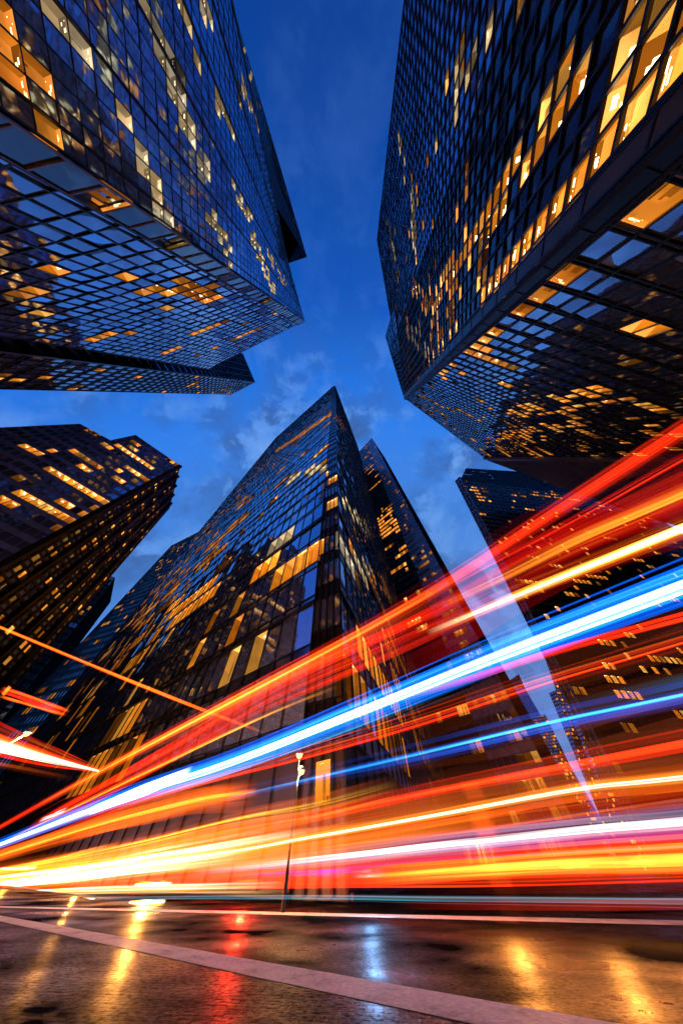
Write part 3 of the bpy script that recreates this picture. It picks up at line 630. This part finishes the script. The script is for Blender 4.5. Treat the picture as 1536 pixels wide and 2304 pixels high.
for px_, py_, cl_, e_, lab_ in ((555, 1986, RED, 38, 'compact red glow added inside the low red band for its road reflection'), (830, 1966, GRY, 7, 'compact blue white glow added where the cool white streak fades out'), (1110, 1952, ORG, 16, 'compact orange glow added in the low yellow streak, right of the centre'), (1290, 1944, ORG, 12, 'compact orange glow added between its two neighbours in the low yellow streak'), (1440, 1938, ORG, 14, 'compact orange glow added in the low yellow streak near the right edge')):
    o = streak(lab_, [(px_+40, py_-2), (px_, py_), (px_-40, py_+2)], 7.5, [(10, .02, .02, cl_, .3 if cl_ is GRY else 2.0, .0)], fade=(.45, .45), seed=px_)
    spot(o, px_, py_, 7.5, (1, .33, .05) if cl_ is ORG else ((1, .03, .01) if cl_ is RED else (.2, .5, 1)), e_*11, .07)  # added glows and point lights, placed for coloured columns on the wet road
streak('faint amber veil of light filling the street behind the brighter streaks', [(1536, 1850), (1100, 1890), (768, 1915), (0, 1975)], 9, [(28, .42, .16, ORG, .05, .2), (16, .3, .10, RED, .06, .3)], ext=(5, 8), seed=40)
streak('faint red veil hanging over the lower right towers', [(1536, 1110), (1250, 1230), (1000, 1370), (768, 1490)], 6, [(26, .35, .2, DRED, .2, .2)], ext=(6, 0), fade=(0, .4), seed=41)
streak('faint brown veil of light between the thin blue streak and the orange band', [(1536, 1590), (1100, 1690), (768, 1765)], 7, [(26, .38, .2, (.7, .12, .03), .035, .2)], ext=(6, 0), fade=(0, .4), seed=42)
streak('golden glow filling the left end of the orange band', [(700, 1865), (400, 1915), (150, 1955), (0, 1972)], 6.8, [(40, .12, .06, YEL, .5, .2), (40, .26, .10, ORG, .35, .2), (16, .04, .03, WHT, .8, .3)], fade=(.5, 0), ext=(0, 6), seed=43)
g2 = 'light streaks crossing the street at left'
streak('thin orange line slanting down across the left buildings', [(0, 1412), (200, 1495), (440, 1592), (590, 1648)], 6, [(9, .012, .010, ORG, 1.2, .1), (8, .025, .015, RED, .6, .1)], n=-N2 if False else V((0, 1, 0)), ext=(4, 0), fade=(0, .35), seed=33, group=g2)
streak('thick white hot wedge with red rim entering from the left edge', [(0, 1678), (110, 1708), (222, 1735)], 5, [(22, .05, .035, WHT, 1.6, .0), (26, .10, .04, ORG, .9, .0), (20, .14, .04, RED, .7, .0)], n=V((0, 1, 0)), ext=(4, 0), taper=(1.25, .05), seed=34, group=g2)
streak('short thick red dash in front of the left sky gap', [(5, 1548), (70, 1570), (155, 1602)], 5, [(14, .022, .018, RED, .8, .0), (5, .010, .012, YEL, .6, .0)], n=V((0, 1, 0)), fade=(.15, .2), seed=35, group=g2)
streak('thin orange dash beneath the short thick red dash', [(0, 1565), (145, 1608)], 5, [(8, .01, .01, ORG, .8, .0)], n=V((0, 1, 0)), fade=(.15, .2), seed=36, group=g2)
streak('faint brown line under the white hot wedge', [(0, 1722), (165, 1752)], 5, [(8, .02, .015, ORG, .18, .0)], n=V((0, 1, 0)), fade=(0, .3), ext=(4, 0), seed=37, group=g2)

# ------------------------------------------------------------------ street lamps
M['lamp_on'] = None
m, t, b = mat('sodium_lamp_glass'); t.nodes.remove(b); em = N(t, 'ShaderNodeEmission'); em.inputs[0].default_value = (1, .42, .08, 1); em.inputs[1].default_value = 7
t.links.new(em.outputs[0], t.nodes['Material Output'].inputs[0]); M['lamp_on'] = m
def lathe(prof, seg=12):
    vs, fs = [], []
    for r, z in prof:
        for k in range(seg): vs.append(V((r*math.cos(6.2832*k/seg), r*math.sin(6.2832*k/seg), z)))
    for i in range(len(prof)-1):
        for k in range(seg): fs.append((i*seg+k, i*seg+(k+1) % seg, (i+1)*seg+(k+1) % seg, (i+1)*seg+k))
    fs.append(tuple(range(seg))[::-1]); fs.append(tuple(range((len(prof)-1)*seg, len(prof)*seg)))
    return vs, fs
def street_lamp(base, hgt, heads, label):
    root = thing('street_lamp', label, 'street lamp', base)
    vs, fs = lathe([(.05, 0), (.05, .5), (.03, .6), (.026, hgt-.3), (.02, hgt)]); link('pole', vs, fs, M['mullion'], root)
    for (dx, dz) in heads:
        av, af = [], []
        boxbar(av, af, V((0, 0, hgt-.25+dz*.3)), V((dx, 0, hgt+dz)), V((0, 0, .025)), V((0, .05, 0))); arm = link('arm', av, af, M['mullion_lt'], root)
        vs, fs = lathe([(.02, .10), (.10, .05), (.12, 0), (.11, -.02)]); vs = [v+V((dx, 0, hgt+dz)) for v in vs]; hd = link('lamp_hood', vs, fs, M['mullion_lt'], root)
        vs, fs = lathe([(.09, -.025), (.08, -.07), (.03, -.10)]); vs = [v+V((dx, 0, hgt+dz)) for v in vs]; link('bulb', vs, fs, M['lamp_on'], root)
        ld = bpy.data.lights.new('lamp_light', 'POINT'); ld.energy = 220; ld.color = (1, .55, .18); ld.shadow_soft_size = .12
        lo = bpy.data.objects.new('lamp_light', ld); C.objects.link(lo); lo.parent = root; lo.location = (dx, 0, hgt+dz-.22)
r = ray(672, 1725); tD = 11.0/math.hypot(r.x, r.y); hz = CH+r.z*tD
street_lamp((r.x*tD, r.y*tD, 0), hz, [(.10, -.08), (-.02, .28)], 'twin headed street lamp glowing in front of the centre skyscraper')
r = ray(45, 1648); tD = 16/math.hypot(r.x, r.y); hz = CH+r.z*tD
street_lamp((r.x*tD, r.y*tD, 0), hz, [(.3, 0)], 'street lamp glowing at the left edge under the blue gap')
